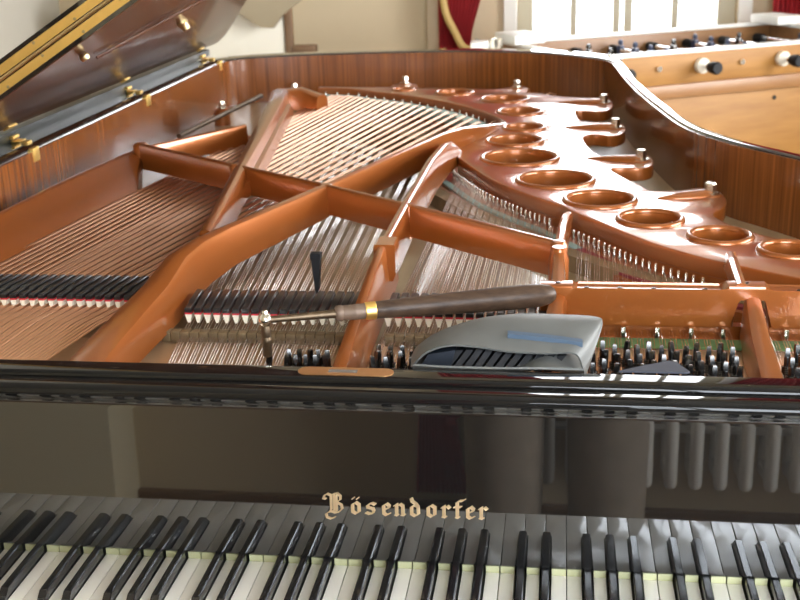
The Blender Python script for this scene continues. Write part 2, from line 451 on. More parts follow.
for k in range(7):
    x = .118 + k * .1745
    near = k % 2 == 0
    zr = H - .058
    bm = B()
    add_tube(bm, [(x, -.085 if near else -.012, zr), (x, W + (.012 if near else .085), zr)], .010, 10)
    rod = link_mesh('rod', bm, CHROME, foos)
    s0, d = (0, -1) if near else (W, 1)
    bm = B(); add_lathe(bm, [(.020, 0), (.027, .004), (.027, .022), (.016, .03)], (x, s0, zr), (0, d, 0)); link_mesh('bearing', bm, KNOBW, rod)
    bm = B(); add_lathe(bm, [(.010, 0), (.017, .004), (.021, .02), (.023, .045), (.019, .052)], (x, s0 + d * .055, zr), (0, d, 0)); link_mesh('grip', bm, RUBBER, rod)
    npl = (1, 3, 5, 2, 5, 3, 1)[k]
    for q in range(npl):
        yy = W * (q + 1) / (npl + 1)
        bm = B(); add_box(bm, x - .011, x + .011, yy - .014, yy + .014, zr - .025, zr + .02, .004); add_lathe(bm, [(.0, 0), (.009, .003), (.011, .012), (.007, .021), (0, .023)], (x, yy, zr + .02), (0, 0, 1), 10)
        add_box(bm, x - .006, x + .006, yy - .012, yy + .012, zr - .075, zr - .025, .003)
        link_mesh('player', bm, PINST if k in (0, 1, 3, 5) else BLUEP, rod)
    bm = B(); add_lathe(bm, [(.014, 0), (.018, .004), (.018, .05), (.014, .054)], (x, W - T_ - .065, zr), (0, 1, 0), 12); link_mesh('bumper', bm, RUBBER, rod)

# a small side table behind the piano's tail with a few things on it
st = thing('side_table', 'small round white pedestal table behind the tail of the piano', 'table', (-.12, 3.25, FLOOR))
bm = B(); add_lathe(bm, [(.0, .86), (.19, .86), (.195, .865), (.195, .88), (.19, .885), (.0, .885)], n=40); link_mesh('tabletop', bm, WHITEP, st)
bm = B(); add_tube(bm, [(0, 0, .03), (0, 0, .86)], .025, 16); link_mesh('column', bm, WHITEP, st)
bm = B(); add_lathe(bm, [(.0, 0), (.15, 0), (.15, .012), (.03, .04), (.0, .04)], n=40); link_mesh('base', bm, WHITEP, st)
bm = B(); add_box(bm, -.03, .03, -.04, .04, 0, .052, .004)
o = tag(link_mesh('box', bm, WHITEP), 'small white box on the pedestal table behind the piano', 'box'); o.location = (-.075, 3.20, FLOOR + .885)
bm = B(); add_lathe(bm, [(.018, 0), (.022, .004), (.025, .058), (.022, .058), (.019, .01), (.0, .008)], n=20)
o = tag(link_mesh('cup', bm, NICKEL), 'silver cup on the pedestal table behind the piano', 'cup'); o.location = (-.015, 3.22, FLOOR + .885)
bm = B(); add_prism(bm, [(-.04, 0), (.05, 0), (.05, .008), (-.04, .042)], 'y', -.06, .06)
o = tag(link_mesh('folder', bm, PINST), 'dark grey wedge shaped file on the pedestal table behind the piano', 'file'); o.location = (-.06, 3.33, FLOOR + .885)

# ------------------------------------------------------------------ the grand piano: case
piano = thing('grand_piano', 'black concert grand piano with its lid raised, bronze plate and strings laid open', 'piano', (0, 0, 0))
XL, XR = -0.762, 0.85
rim_pts = [(XR, -.19), (XR, .2), (.84, .40), (.80, .58), (.735, .71), (.67, .80), (.615, .89), (.576, .949), (.528, 1.02), (.478, 1.126), (.448, 1.231), (.425, 1.384), (.397, 1.602),
           (.3765, 1.825), (.362, 2.08), (.351, 2.17), (.318, 2.235), (.216, 2.338), (.10, 2.398), (-.11, 2.445), (-.47, 2.41), (-.66, 2.36), (-.735, 2.31), (XL, 2.22), (XL, 1.8), (XL, 1.0), (XL, .3), (XL, -.19)]
inner = [Vector((p.x, p.y)) for p in spline([(x, y, 0) for x, y in rim_pts], 8)]
RT, SB = .264, .128           # rim top, soundboard


def rim_offset(p):
    if p.x < -.7 and p.y < 2.3: return .088
    if p.y > 2.2: return .07
    return .027


outer = []
for i, p in enumerate(inner):
    t = (inner[min(i + 1, len(inner) - 1)] - inner[max(i - 1, 0)]).normalized()
    outer.append(p + Vector((t.y, -t.x)) * rim_offset(p))
for _ in range(6):             # ease the change of thickness
    outer = [outer[0]] + [(outer[i - 1] + 2 * outer[i] + outer[i + 1]) / 4 for i in range(1, len(outer) - 1)] + [outer[-1]]

bm = B()
rings = []
for a, b in zip(inner, outer):
    d = (b - a).normalized()
    q = lambda v, z: (v.x, v.y, z)
    rings.append([q(a + d * .004, -.10), q(a + d * .004, RT - .004), q(a + d * .006, RT - .001), q(a + d * .009, RT), q(b - d * .005, RT), q(b - d * .001, RT - .003), q(b, RT - .007), q(b, -.12)])
add_loft(bm, rings, True, True)
rim = link_mesh('rim', bm, LACQ, piano)
bm = B(); uvl = bm.loops.layers.uv.new('UVMap'); u = 0; prev = None
for a, b in zip(inner, outer):
    d = (b - a).normalized() * .004
    lo, hi = bm.verts.new((a.x, a.y, SB - .02)), bm.verts.new((a.x, a.y, RT - .0045)); h2 = bm.verts.new((a.x + d.x, a.y + d.y, RT - .0042))
    if prev:
        du = (Vector(prev[0].co.xy) - Vector(lo.co.xy)).length
        for (v1, v2, v3, v4, z1, z2) in ((prev[0], lo, hi, prev[1], 0, .15), (prev[1], hi, h2, prev[2], .15, .154)):
            f = bm.faces.new((v1, v2, v3, v4))
            for lp, (uu, vv) in zip(f.loops, ((u, z1), (u + du, z1), (u + du, z2), (u, z2))): lp[uvl].uv = (uu, vv)
        u += du
    prev = (lo, hi, h2)
link_mesh('inner_rim', bm, VENEER, piano)

bm = B(); add_prism(bm, [(XR, .32)] + [(p.x, p.y) for p in inner if p.y > .33] + [(XL, .32)], 'z', SB - .012, SB); link_mesh('soundboard', bm, SPRUCE, piano, 0)

# fallboard (leaning back a little), stretcher and keybed
tl = math.tan(math.radians(1.2))
fb = [(-.00005, .0145), (-.00008, .0130), (.0006, .0120), (.003, .0118), (.010, .0118), (.014, .018), (.016, .19), (.013, .2095), (.0105, .2115), (-.0055, .2115), (-.0105, .2108), (-.0145, .208), (-.0155, .2045), (-.0145, .2015), (-.0105, .1965), (-.0055, .1925), (-.0010, .1900), (.0022, .1885), (.00345, .1862), (.003499, .1835), (.003425, .180)]
XF0, XF1 = -.6635, .757
bm = B(); add_prism(bm, fb, 'x', XF0, XF1); 
for f in bm.faces:
    if f.calc_center_median().z > .2005: f.material_index = 1
fallb = link_mesh('fallboard', bm, LACQ, piano, 50, mats=[LACQ, LACQ_TOP])
stp = [(.0215, .10), (.0215, .207), (.0225, .2105), (.0250, .2125), (.0285, .2128), (.0535, .2128), (.0565, .2118), (.058, .2095), (.058, .10)]
bm = B(); add_prism(bm, stp, 'x', XL, XR); link_mesh('stretcher', bm, LACQ_TOP, piano, 50)
bm = B(); add_box(bm, XL, XR, -.157, .30, -.10, -.06); link_mesh('keybed', bm, SATIN, piano, 0)
bm = B(); add_box(bm, XL, XR, -.185, -.157, -.10, -.022, .004); link_mesh('key_slip', bm, LACQ, piano)
for a, b in ((XL, XF0 - .002), (XF1 + .002, XR)):
    bm = B(); add_box(bm, a, b, -.156, .012, -.06, .03, .006); link_mesh('cheek_block', bm, LACQ, piano)
for x, y in ((-.62, -.1), (.72, -.1), (-.15, 2.2)):
    bm = B(); add_loft(bm, [[(x + sx * s, y + sy * s, z) for sx, sy in ((-1, -1), (1, -1), (1, 1), (-1, 1))] for z, s in ((FLOOR + .07, .04), (-.35, .055), (-.16, .08), (-.10, .085))]); lg = link_mesh('leg', bm, LACQ, piano)
    bm = B(); add_lathe(bm, [(.02, -.012), (.035, -.008), (.035, .008), (.02, .012)], (x, y, FLOOR + .036), (1, 0, 0)); add_tube(bm, [(x, y, FLOOR + .03), (x, y, FLOOR + .075)], .016); link_mesh('caster', bm, BRASS, lg)
bm = B(); add_prism(bm, [(XR - .01, .0)] + [(p.x - .01 * (1 if p.x > 0 else -1), p.y - .01) for p in inner if p.y > .05] + [(XL + .01, .0)], 'z', -.118, -.099); link_mesh('bottom_board', bm, SATIN, piano, 0)

# inlaid brass plate on the stretcher
def oblong(x0, x1, y0, y1, n=10):
    r = (y1 - y0) / 2; c = (y0 + y1) / 2
    return [(x1 - r + r * math.sin(PI * k / n), c - r * math.cos(PI * k / n)) for k in range(n + 1)] + [(x0 + r - r * math.sin(PI * k / n), c + r * math.cos(PI * k / n)) for k in range(n + 1)]
bm = B(); add_prism(bm, oblong(-.051, .052, .0315, .0525), 'z', .2126, .2136)
pq = link_mesh('plaque', bm, plain('coppery_brass', (0.62, 0.33, 0.14), 0.35, 0.9), piano)
bm = B(); add_box(bm, -.018, .013, .038, .046, .2135, .2137); link_mesh('engraving', bm, plain('engraved_grey', (0.22, 0.20, 0.18), 0.5, 0.6), pq, 0)

# ------------------------------------------------------------------ keyboard
WK = .165 / 7
BO = {0: .94, 1: 2.06, 3: 3.93, 4: 5.02, 5: 6.10}          # black key centres inside an octave, in white-key widths
def black_after(i):                                         # black key between white i and i+1
    o, k = divmod(i, 7)
    return (o * 7 + BO[k]) * WK if k in BO else None
wk_mesh = {}
for i in range(-28, 32):
    k = i % 7
    x0 = i * WK
    if k not in wk_mesh:
        l = black_after(i - 1); r = black_after(i)
        tl_, tr_ = (l - x0 + .0062) if l is not None else .0004, (r - x0 - .0062) if r is not None else WK - .0004
        poly = [(.0004, -.148), (WK - .0004, -.148), (WK - .0004, -.096), (tr_, -.096), (tr_, .006), (tl_, .006), (tl_, -.096), (.0004, -.096)]
        bm = B(); add_prism(bm, poly, 'z', -.0025, 0, bev=.0005)
        top = link_mesh('key_top', bm, IVORY)
        bm = B(); add_prism(bm, [(.0008, -.147), (WK - .0008, -.147), (WK - .0008, -.097), (tr_ - .0003, -.097), (tr_ - .0003, .05), (tl_ + .0003, .05), (tl_ + .0003, -.097), (.0008, -.097)], 'z', -.024, -.0028)
        add_box(bm, tl_ + .0003, tr_ - .0003, .0065, .05, -.0028, .0075)
        body = link_mesh('white_key', bm, KEYWOOD, piano, 0)
        top.parent = body
        body.location = (x0, 0, 0); wk_mesh[k] = body
    else:
        dup(wk_mesh[k], piano, (x0, 0, 0))
bk = None
for i in range(-28, 31):
    x = black_after(i)
    if x is None: continue
    if bk is None:
        bm = B()
        rings = [[(-h, y, -.02), (h, y, -.02), (h * .97, y, -.002), (w, y, z - .0012), (w - .0012, y, z), (-w + .0012, y, z), (-w, y, z - .0012), (-h * .97, y, -.002)] for (y, h, w, z) in ((-.0925, .0052, .0046, -.001), (-.0915, .0052, .0046, .0045), (-.0845, .0052, .0043, .0106), (-.0815, .0052, .0042, .0113), (.05, .0052, .0042, .0115))]
        add_loft(bm, rings); bk = link_mesh('black_key', bm, EBONY, piano, 22); bk.location = (x, 0, 0)
    else:
        dup(bk, piano, (x, 0, 0))

# ------------------------------------------------------------------ lettering inlaid in the fallboard, drawn with a broad pen
PEN = math.radians(38)
G = {
    'B': (1.75, .19, [[(.02, 1.22), (.10, 1.45), (.34, 1.62), (.62, 1.50), (.84, 1.62)], [(.02, 1.22), (.20, 1.18)], [(.62, 1.50), (.60, .30), (.50, .12)], [(.86, 1.50), (.86, .24)], [(1.02, 1.48), (1.02, .2)], [(.84, 1.62), (1.12, 1.70), (1.36, 1.46), (1.34, 1.16), (1.04, .92)], [(1.04, .92), (1.40, .72), (1.46, .38), (1.20, .10), (.92, .02), (.62, .12), (.40, .06)], [(.40, .06), (.18, -.12), (.24, -.40), (.56, -.50), (.84, -.38)]]),
    'o': (.92, .26, [[(.16, .80), (.16, .18)], [(.16, .18), (.42, .02), (.66, .18)], [(.66, .18), (.66, .80)], [(.66, .80), (.42, .98), (.16, .80)]]),
    'O': (.92, .26, [[(.16, .80), (.16, .18)], [(.16, .18), (.42, .02), (.66, .18)], [(.66, .18), (.66, .80)], [(.66, .80), (.42, .98), (.16, .80)], [(.22, 1.30), (.25, 1.34)], [(.57, 1.30), (.60, 1.34)]]),
    's': (.92, .25, [[(.80, .88), (.56, .96), (.36, .88), (.22, .76)], [(.22, .76), (.24, .58), (.62, .50), (.70, .30)], [(.70, .30), (.62, .12), (.36, .04), (.10, .14)], [(.70, .90), (.78, .84)]]),
    'e': (.88, .26, [[(.18, .80), (.18, .14), (.38, .0), (.62, .12)], [(.18, .80), (.42, .98), (.62, .78)], [(.62, .78), (.58, .62), (.28, .48)]]),
    'n': (.98, .26, [[(.06, .86), (.20, .96)], [(.18, .90), (.18, .10)], [(.12, .08), (.26, .02)], [(.24, .80), (.46, .98), (.66, .82)], [(.66, .82), (.66, .10)], [(.60, .08), (.78, .06)]]),
    'd': (.94, .26, [[(.16, .78), (.16, .18)], [(.16, .18), (.42, .02), (.68, .18)], [(.68, .18), (.66, .80)], [(.66, .80), (.50, 1.04), (.22, 1.26), (.16, 1.50)], [(.16, .78), (.42, .94), (.64, .84)]]),
    'r': (.78, .26, [[(.06, .84), (.20, .96)], [(.18, .90), (.18, .10)], [(.12, .08), (.30, .02)], [(.26, .80), (.44, .96)], [(.44, .96), (.62, .80)]]),
    'f': (.74, .26, [[(.24, 1.30), (.24, .10)], [(.18, .08), (.34, .02)], [(.24, 1.30), (.40, 1.44), (.66, 1.46), (.80, 1.54)], [(.06, .92), (.50, .92)]]),
}


def lettering(text, sx):
    """text = [(glyph, x position in x-heights)]"""
    bm = B()
    for ch, x0 in text:
        _, w, strokes = G[ch]
        e = Vector((math.cos(PEN), math.sin(PEN))) * w / 2
        for stl in strokes:
            for a, b in zip(stl, stl[1:]):
                a, b = Vector(a), Vector(b); t = (b - a).normalized() * .035; nn = Vector((-t.y, t.x))
                pts = [p + s_ * e + o_ for p in (a - t, b + t) for s_ in (-1, 1) for o_ in (nn, -nn)]
                h = [bm.verts.new((x0 + p.x, 0, p.y)) for p in pts]
                r = bmesh.ops.convex_hull(bm, input=h)
                dead = [v for v in r['geom_interior'] if isinstance(v, bmesh.types.BMVert)]
                if dead: bmesh.ops.delete(bm, geom=dead, context='VERTS')
    for v in bm.verts:
        v.co = (v.co.x * sx, 0, v.co.z * sx)
    return bm


XH = .0138
LX = [('B', 0), ('O', 2.12), ('s', 3.24), ('e', 4.52), ('n', 5.52), ('d', 6.70), ('o', 7.98), ('r', 9.16), ('f', 10.12), ('e', 10.98), ('r', 12.0)]
bm = lettering(LX, XH)
bm.verts.ensure_lookup_table()
let = link_mesh('lettering', bm, GOLDLEAF, piano, 0)
let.location = (-.0222, .0036 * (.066 - .0165) / .17 - .00035, .0672)
let.rotation_euler = (-math.radians(1.2), 0, 0)

# ------------------------------------------------------------------ lid (raised on the left), with its front flap folded back
PHI = math.radians(31.7)
HX, HZ = -.850, .287


def LP(s, y, t=0):
    return (HX + s * math.cos(PHI) - t * math.sin(PHI), y, HZ + s * math.sin(PHI) + t * math.cos(PHI))


def lid_slab(bm, poly, t0, t1):
    lo = [bm.verts.new(LP(s, y, t0)) for s, y in poly]; hi = [bm.verts.new(LP(s, y, t1)) for s, y in poly]
    n = len(poly); bm.faces.new(lo); bm.faces.new(hi)
    for i in range(n): bm.faces.new((lo[i], lo[(i + 1) % n], hi[(i + 1) % n], hi[i]))


YF = .685
lid_poly = [(0, YF), (1.55, YF), (1.55, .85), (1.40, 1.0), (1.10, 1.12), (.85, 1.20), (.64, 1.34), (.516, 1.50), (.43, 1.66), (.343, 1.83), (.258, 2.018), (.16, 2.23), (.067, 2.421), (.03, 2.48), (0, 2.51)]
bm = B(); lid_slab(bm, lid_poly, .0012, .026); lid = link_mesh('lid', bm, LACQ, piano, 30)
bm = B(); lid_slab(bm, [(s * .985 + .004, y + (.006 if y < .6 else -.004)) for s, y in lid_poly], 0, .0014); link_mesh('underside_veneer', bm, LIDWOOD, lid, 0)
bm = B(); lid_slab(bm, [(0, YF), (1.55, YF), (1.55, YF + .42), (0, YF + .42)], .0275, .0525); flap = link_mesh('front_flap', bm, LACQ, lid, 30)
for t0, t1 in ((.0085, .0225), (.0315, .0455)):
    bm = B(); lid_slab(bm, [(.03, YF - .0012), (1.5, YF - .0012), (1.5, YF + .002), (.03, YF + .002)], t0, t1)
    hl = link_mesh('hinge_leaf', bm, BRASS, lid, 0)
    bm = B()
    for k in range(18):
        p = LP(.08 + k * .08, YF - .0012, (t0 + t1) / 2 + (.004 if k % 2 else -.004)); add_lathe(bm, [(.0001, .0008), (.0022, .0006), (.0028, 0)], p, (0, -1, 0), 8)
    link_mesh('screws', bm, OLDBRASS, hl)
bm = B(); add_tube(bm, [LP(.03, YF - .002, .0270), LP(1.5, YF - .002, .0270)], .0028, 10); link_mesh('hinge_pin', bm, OLDBRASS, lid)
# thin bar standing for a line reflected in the underside, pivot and rubber buffers under the lid
bm = B()
a, b = Vector(LP(.299, .914, -.005)), Vector(LP(.439, 1.154, -.005))
add_tube(bm, [a, b, b + (b - a)], .003, 6); pr = link_mesh('reflected_line', bm, LIDWOOD, lid)
bm = B(); add_lathe(bm, [(.0, .0), (.007, .001), (.009, .007), (.006, .013), (.0, .014)], LP(.334, .787, -.014), (-math.sin(PHI), 0, math.cos(PHI))); link_mesh('pivot', bm, OLDBRASS, pr)
for s, y in ((.331, 1.333),):
    bm = B(); add_lathe(bm, [(.0, 0), (.008, .001), (.010, .014), (.012, .016), (.012, .02)], LP(s, y, -.02), (-math.sin(PHI), 0, math.cos(PHI))); link_mesh('buffer', bm, OLDBRASS, lid)
# long bar along the bass side between rim and lid, and the lid hinges
bm = B(); add_prism(bm, [(HX - .012, RT), (HX + .010, RT), (HX + .010, HZ - .004), (HX - .012, HZ - .004)], 'y', -.2, 2.40); link_mesh('hinge_rail', bm, plain('dull_black_rail', (0.012, 0.013, 0.010), 0.35, spec=0.2), piano, 0)
for y in (1.055, 1.69, 2.32):
    bm = B()
    add_box(bm, HX + .012, HX + .030, y - .016, y + .016, RT, RT + .002, .0008)
    add_box(bm, HX + .040, HX + .054, y - .030, y - .010, RT, RT + .004, .001)
    add_tube(bm, [(HX + .014, y - .014, RT + .008), (HX + .014, y + .014, RT + .008)], .004, 10)
    hg = link_mesh('lid_hinge', bm, BRASS, piano)
    bm = B(); lid_slab(bm, [(.002, y - .018), (.016, y - .018), (.016, y + .018), (.002, y + .018)], -.002, 0); link_mesh('hinge_leaf', bm, BRASS, hg)
    bm = B(); add_box(bm, XL - .008, XL + .0025, y - .085, y - .06, RT - .024, RT + .0022, .001); link_mesh('catch_plate', bm, BRASS, hg)

# ------------------------------------------------------------------ cast plate
ZW = .192
inner_edge = [(-.47, 2.21), (-.36, 2.185), (-.28, 2.125), (-.19, 2.06), (-.096, 1.965), (-.01, 1.86), (.066, 1.725), (.092, 1.62), (.05, 1.45), (.005, 1.335), (.010, 1.27), (.038, 1.185), (.092, 1.055), (.152, .952), (.197, .886), (.223, .852), (.247, .805), (.286, .742), (.357, .628), (.422, .553), (.484, .502), (.542, .459), (.608, .411), (.70, .35), (.83, .28)]
outer_edge = [(.83, .42), (.72, .49), (.639, .560), (.572, .628), (.511, .697), (.478, .755), (.470, .80), (.492, .845), (.502, .90), (.497, .955), (.472, .985), (.43, .965), (.395, .955), (.378, .965), (.364, 1.0), (.34, 1.06), (.318, 1.13), (.335, 1.145), (.373, 1.143), (.398, 1.17), (.402, 1.24), (.385, 1.275), (.35, 1.265), (.315, 1.25), (.292, 1.29), (.275, 1.38), (.271, 1.46), (.295, 1.49), (.332, 1.47), (.36, 1.51), (.366, 1.59), (.348, 1.635), (.30, 1.635), (.268, 1.66), (.258, 1.74), (.263, 1.80), (.315, 1.785), (.345, 1.83), (.35, 1.93), (.335, 1.99), (.28, 2.0), (.225, 2.02), (.165, 2.075), (.13, 2.10), (.135, 2.17), (.10, 2.205), (.06, 2.17), (.02, 2.155), (-.058, 2.175), (-.17, 2.195), (-.19, 2.26), (-.225, 2.295), (-.26, 2.26), (-.28, 2.215), (-.47, 2.24)]
web_outline = [(p.x, p.y) for p in spline([(x, y, 0) for x, y in inner_edge], 5)] + [(p.x, p.y) for p in spline([(x, y, 0) for x, y in outer_edge], 4)]
holes = [(.553, .593, .037), (.463, .665, .040), (.366, .763, .045), (.290, .888, .054), (.213, 1.04, .064), (.141, 1.236, .070), (.124, 1.413, .054), (.139, 1.566, .040), (.122, 1.78, .047), (.076, 1.975, .055), (-.067, 2.095, .045), (-.215, 2.155, .024)]
hp = [[(x + r * math.cos(2 * PI * k / 40), y + r * math.sin(2 * PI * k / 40)) for k in range(40)] for x, y, r in holes]
bm = curve_plate(web_outline, hp, ZW - .013, .010, .003)
for x, y, r in holes:           # raised lip round every hole
    n1, n2 = 40, 20
    rr = [[(x + (r + .0055 + .0055 * math.cos(2 * PI * j / n2)) * math.cos(2 * PI * i / n1), y + (r + .0055 + .0055 * math.cos(2 * PI * j / n2)) * math.sin(2 * PI * i / n1), ZW - .001 + .0062 * math.sin(2 * PI * j / n2)) for j in range(n2)] for i in range(n1)]
    add_loft(bm, rr + [rr[0]], True, False)
bmesh.ops.remove_doubles(bm, verts=bm.verts, dist=1e-6)
plate = link_mesh('cast_plate', bm, BRONZE, piano, 20)


def pp(name, bm, mat=BRONZE, smooth=40):
    return link_mesh(name, bm, mat, plate, smooth)


# the bars
A_ = [(-.322, .06, .052, .185, .15), (-.318, .17, .048, .198, .155), (-.307, .33, .044, .216, .16), (-.303, .41, .036, .231, .165), (-.291, .475, .028, .235, .17), (-.270, .545, .022, .235, .176), (-.172, .818, .018, .235, .182), (-.022, 1.279, .018, .235, .182), (.012, 1.365, .018, .231, .182), (.045, 1.47, .018, .216, .18), (.080, 1.60, .018, .197, .178), (.094, 1.66, .016, .190, .176)]
bm = B(); bar(bm, A_); pp('bass_break_bar', bm)
bm = B(); bar(bm, [(-.632, 1.182, .016, .235, .185), (-.172, .818, .014, .235, .185), (-.02, .690, .014, .235, .185), (.216, .483, .014, .235, .185)]); pp('cross_bar', bm)
C_ = [(-.024, .06, .022, .176, .15), (-.023, .14, .020, .189, .15), (-.0225, .24, .016, .207, .152), (-.0215, .36, .014, .226, .155), (-.020, .45, .013, .2385, .158), (-.0195, .50, .014, .2375, .170), (-.019, .70, .015, .236, .175), (-.015, 1.013, .016, .236, .175), (-.005, 1.16, .015, .236, .175), (.000, 1.235, .019, .226, .172), (.008, 1.31, .024, .195, .17)]
bm = B(); bar(bm, C_[:6], 0, 2.0); bar(bm, C_[5:]); pp('tenor_bar', bm)
bm = B(); bar(bm, [(-.298, .53, .018, .232, .185), (-.306, .60, .019, .235, .185), (-.366, .995, .026, .235, .185), (-.465, 1.65, .042, .235, .185), (-.506, 1.90, .050, .235, .185), (-.512, 1.93, .05, .225, .18)]); pp('bass_bar', bm)
bm = B(); bar(bm, [(-.335, .80, .012, .212, .188), (-.352, .995, .022, .212, .188), (-.44, 1.60, .030, .212, .188), (-.468, 1.80, .030, .212, .188)]); pp('bass_bar_ledge', bm)
bm = B(); bar(bm, [(-.53, 1.925, .04, .228, .165), (-.46, 1.95, .05, .232, .165), (-.40, 1.925, .05, .215, .165)]); pp('bar_end', bm)
bm = B(); bar(bm, [(-.628, 1.185, .016, .226, .180), (-.48, 1.44, .016, .226, .180)]); pp('side_bar', bm)
bm = B(); add_tube(bm, [(-.615, 1.385, .210), (-.56, 1.915, .216)], .0055, 10); pp('tie_rod', bm, WRENCH)
bm = B(); bar(bm, [(.222, .345, .020, .216, .16), (.222, .43, .016, .226, .17), (.222, .465, .016, .234, .17), (.226, .60, .014, .226, .18), (.232, .74, .014, .206, .18), (.236, .80, .014, .194, .18)]); pp('treble_bar', bm)
bm = B(); bar(bm, [(.448, .34, .014, .222, .205), (.452, .44, .014, .222, .202), (.459, .515, .016, .212, .19), (.462, .545, .016, .194, .18)]); pp('high_treble_bar', bm)
for x0, x1 in ((.222, .212), (.463, .458)):
    bm = B(); bar(bm, [(x0, .338, .022, .205, .15), (x1 + .001, .25, .026, .190, .15), (x1, .06, .030, .158, .14)]); pp('front_bar', bm)
for x, y, r in ((-.629, 1.183, .016), (-.172, .818, .012), (-.012, .683, .011), (.222, .478, .012), (-.374, .978, .012)):
    bm = B(); add_lathe(bm, [(r * 1.2, 0), (r, .006), (r, .048), (r * .7, .053), (0, .054)], (x, y, .182), n=20); pp('bar_joint', bm)
bm = B(); add_loft(bm, [[(-.031 + q, .438, z0), (-.001 - q, .438, z0), (-.002 - q, .480, z0), (-.030 + q, .480, z0)] for q, z0 in ((.004, .186), (0, .196), (0, .236), (.002, .2385))]); pp('bar_lug', bm)
bm = B(); add_lathe(bm, [(.014, 0), (.014, .045), (.0095, .06), (.0095, .062), (0, .0625)], (.222, .452, .172), n=20); pp('bar_joint', bm)

# capo bar: the tall orange bar across the treble, notched for the front bars
capo = [(.199, .216), (.2405, .2165), (.246, .2105), (.425, .2105), (.432, .219), (.478, .219), (.486, .2105), (.85, .2105), (.85, .163), (.484, .163), (.482, .199), (.478, .204), (.446, .204), (.442, .199), (.440, .163), (.199, .163)]
bm = B(); add_prism(bm, capo, 'y', .336, .362, bev=.0035); pp('capo_bar', bm)
for x in (.258, .300, .342, .405, .222, .455, .52, .58):
    bm = B(); add_lathe(bm, [(.0035, 0), (.0035, .0008), (0, .0012)], (x, .349, .2165 if x in (.222,) else (.219 if x == .455 else .2105)), n=10); pp('capo_screw', bm, PINST)
# little posts under the capo bar, felt strips
for x in (.263, .305, .347, .389, .428, .505, .547):
    bm = B(); add_tube(bm, [(x, .331, .143), (x, .331, .165)], .0034, 8); pp('agraffe_post', bm, NICKEL)
bm = B(); add_box(bm, .235, .85, .292, .322, .150, .1535, .001); pp('green_felt_strip', bm, GFELT)
# flat part of the plate over the pin block, front
PBM = plain('bronze_pin_field', (0.56, 0.36, 0.20), 0.34, 0.4, 0.2)
bm = B(); add_box(bm, XL + .01, XR - .01, .06, .30, .128, .146); pp('pin_field', bm, PBM)
bm = B(); add_box(bm, .19, XR - .01, .3005, .375, .126, .1440); add_box(bm, .19, XR - .01, .345, .360, .140, .1625); pp('capo_base', bm)
# agraffe rail with olive blocks
for i in range(42):
    x = -.290 + i * .0128
    if -.045 < x < .003 or x > .2: continue
    bm = B(); add_box(bm, x, x + .0118, .285, .300, .148, .162, .001); pp('agraffe_block', bm, OLIVE)
# left flange of the plate
top = spline([(-.735, .02, .215), (-.715, .35, .215), (-.692, .673, .215), (-.678, .93, .215), (-.645, 1.215, .215)], 6)
bot = spline([(-.640, .02, .165), (-.620, .25, .168), (-.604, .476, .172), (-.594, .716, .172), (-.577, 1.02, .172)], 6)
bm = B()
add_loft(bm, [[b_, b_ - Vector((.006, 0, -.006)), (b_ + t_) / 2 + Vector((-.004, 0, .004)), t_ + Vector((.008, 0, 0)), t_ + Vector((.003, 0, .003)), t_ + Vector((-.006, 0, .002)), t_ + Vector((-.010, 0, -.06)), b_ - Vector((0, 0, .03))] for t_, b_ in zip(top, bot)])
pp('bass_flange', bm)
# hitch shelf under the inner edge of the plate
sh = [Vector((x, y, 0)) for x, y in inner_edge[9:]]
sh = spline(sh, 4)
bm = B(); rings = []
for i, p in enumerate(sh):
    t = (sh[min(i + 1, len(sh) - 1)] - sh[max(i - 1, 0)]).normalized(); n_ = Vector((t.y, -t.x, 0))
    if n_.x > 0 and n_.y > 0: n_ = -n_
    a = p - n_ * .01; b_ = p + n_ * .052
    w_ = p - n_ * .003
    rings.append([(a.x, a.y, .128), (a.x, a.y, .172), (w_.x, w_.y, .172), (w_.x, w_.y, .150), (b_.x, b_.y, .150), (b_.x + n_.x * .004, b_.y + n_.y * .004, .146), (b_.x + n_.x * .004, b_.y + n_.y * .004, .128)])
add_loft(bm, rings); pp('hitch_shelf', bm)


def offset_strip(name, pts, d0, d1, z0, z1, mat, parent):
    P_ = spline([(x, y, 0) for x, y in pts], 5); rings = []
    for i, p in enumerate(P_):
        t = (P_[min(i + 1, len(P_) - 1)] - P_[max(i - 1, 0)]).normalized(); n_ = Vector((t.y, -t.x, 0))
        if n_.y > 0: n_ = -n_
        a = p + n_ * d0; b_ = p + n_ * d1
        rings.append([(a.x, a.y, z0), (a.x, a.y, z1), (b_.x, b_.y, z1), (b_.x, b_.y, z0)])
    bm = B(); add_loft(bm, rings)
    return link_mesh(name, bm, mat, parent, 30)


tre = [(.025, 1.215), (.092, 1.055), (.152, .952), (.223, .852), (.286, .742), (.357, .628), (.422, .553), (.484, .502), (.608, .411)]
offset_strip('felt_strip', tre[4:], .030, .054, .149, .1535, MAROON, plate)
offset_strip('felt_strip', tre[:5], .030, .044, .149, .1535, TEAL_GLINT, plate)
offset_strip('treble_bridge', [(-.02, 1.13), (.05, 1.0), (.12, .88), (.20, .76), (.30, .64), (.42, .525), (.56, .42)], -.008, .020, SB, .1545, BRIDGE, piano)
offset_strip('tenor_bridge', [(-.56, 1.98), (-.42, 1.80), (-.28, 1.62), (-.12, 1.36), (-.03, 1.15)], -.012, .022, SB, .1565, BRIDGE, piano)
arc = [(-.47, 2.20), (-.36, 2.175), (-.28, 2.115), (-.19, 2.05), (-.096, 1.955), (-.01, 1.85), (.06, 1.72)]
offset_strip('braid_strip', arc, .020, .055, .150, .178, TEAL_GLINT, plate)
offset_strip('bass_bridge', [(-.54, 1.93), (-.40, 1.86), (-.26, 1.74), (-.13, 1.59), (-.03, 1.44)], -.012, .024, SB, .1775, BRIDGE, piano)
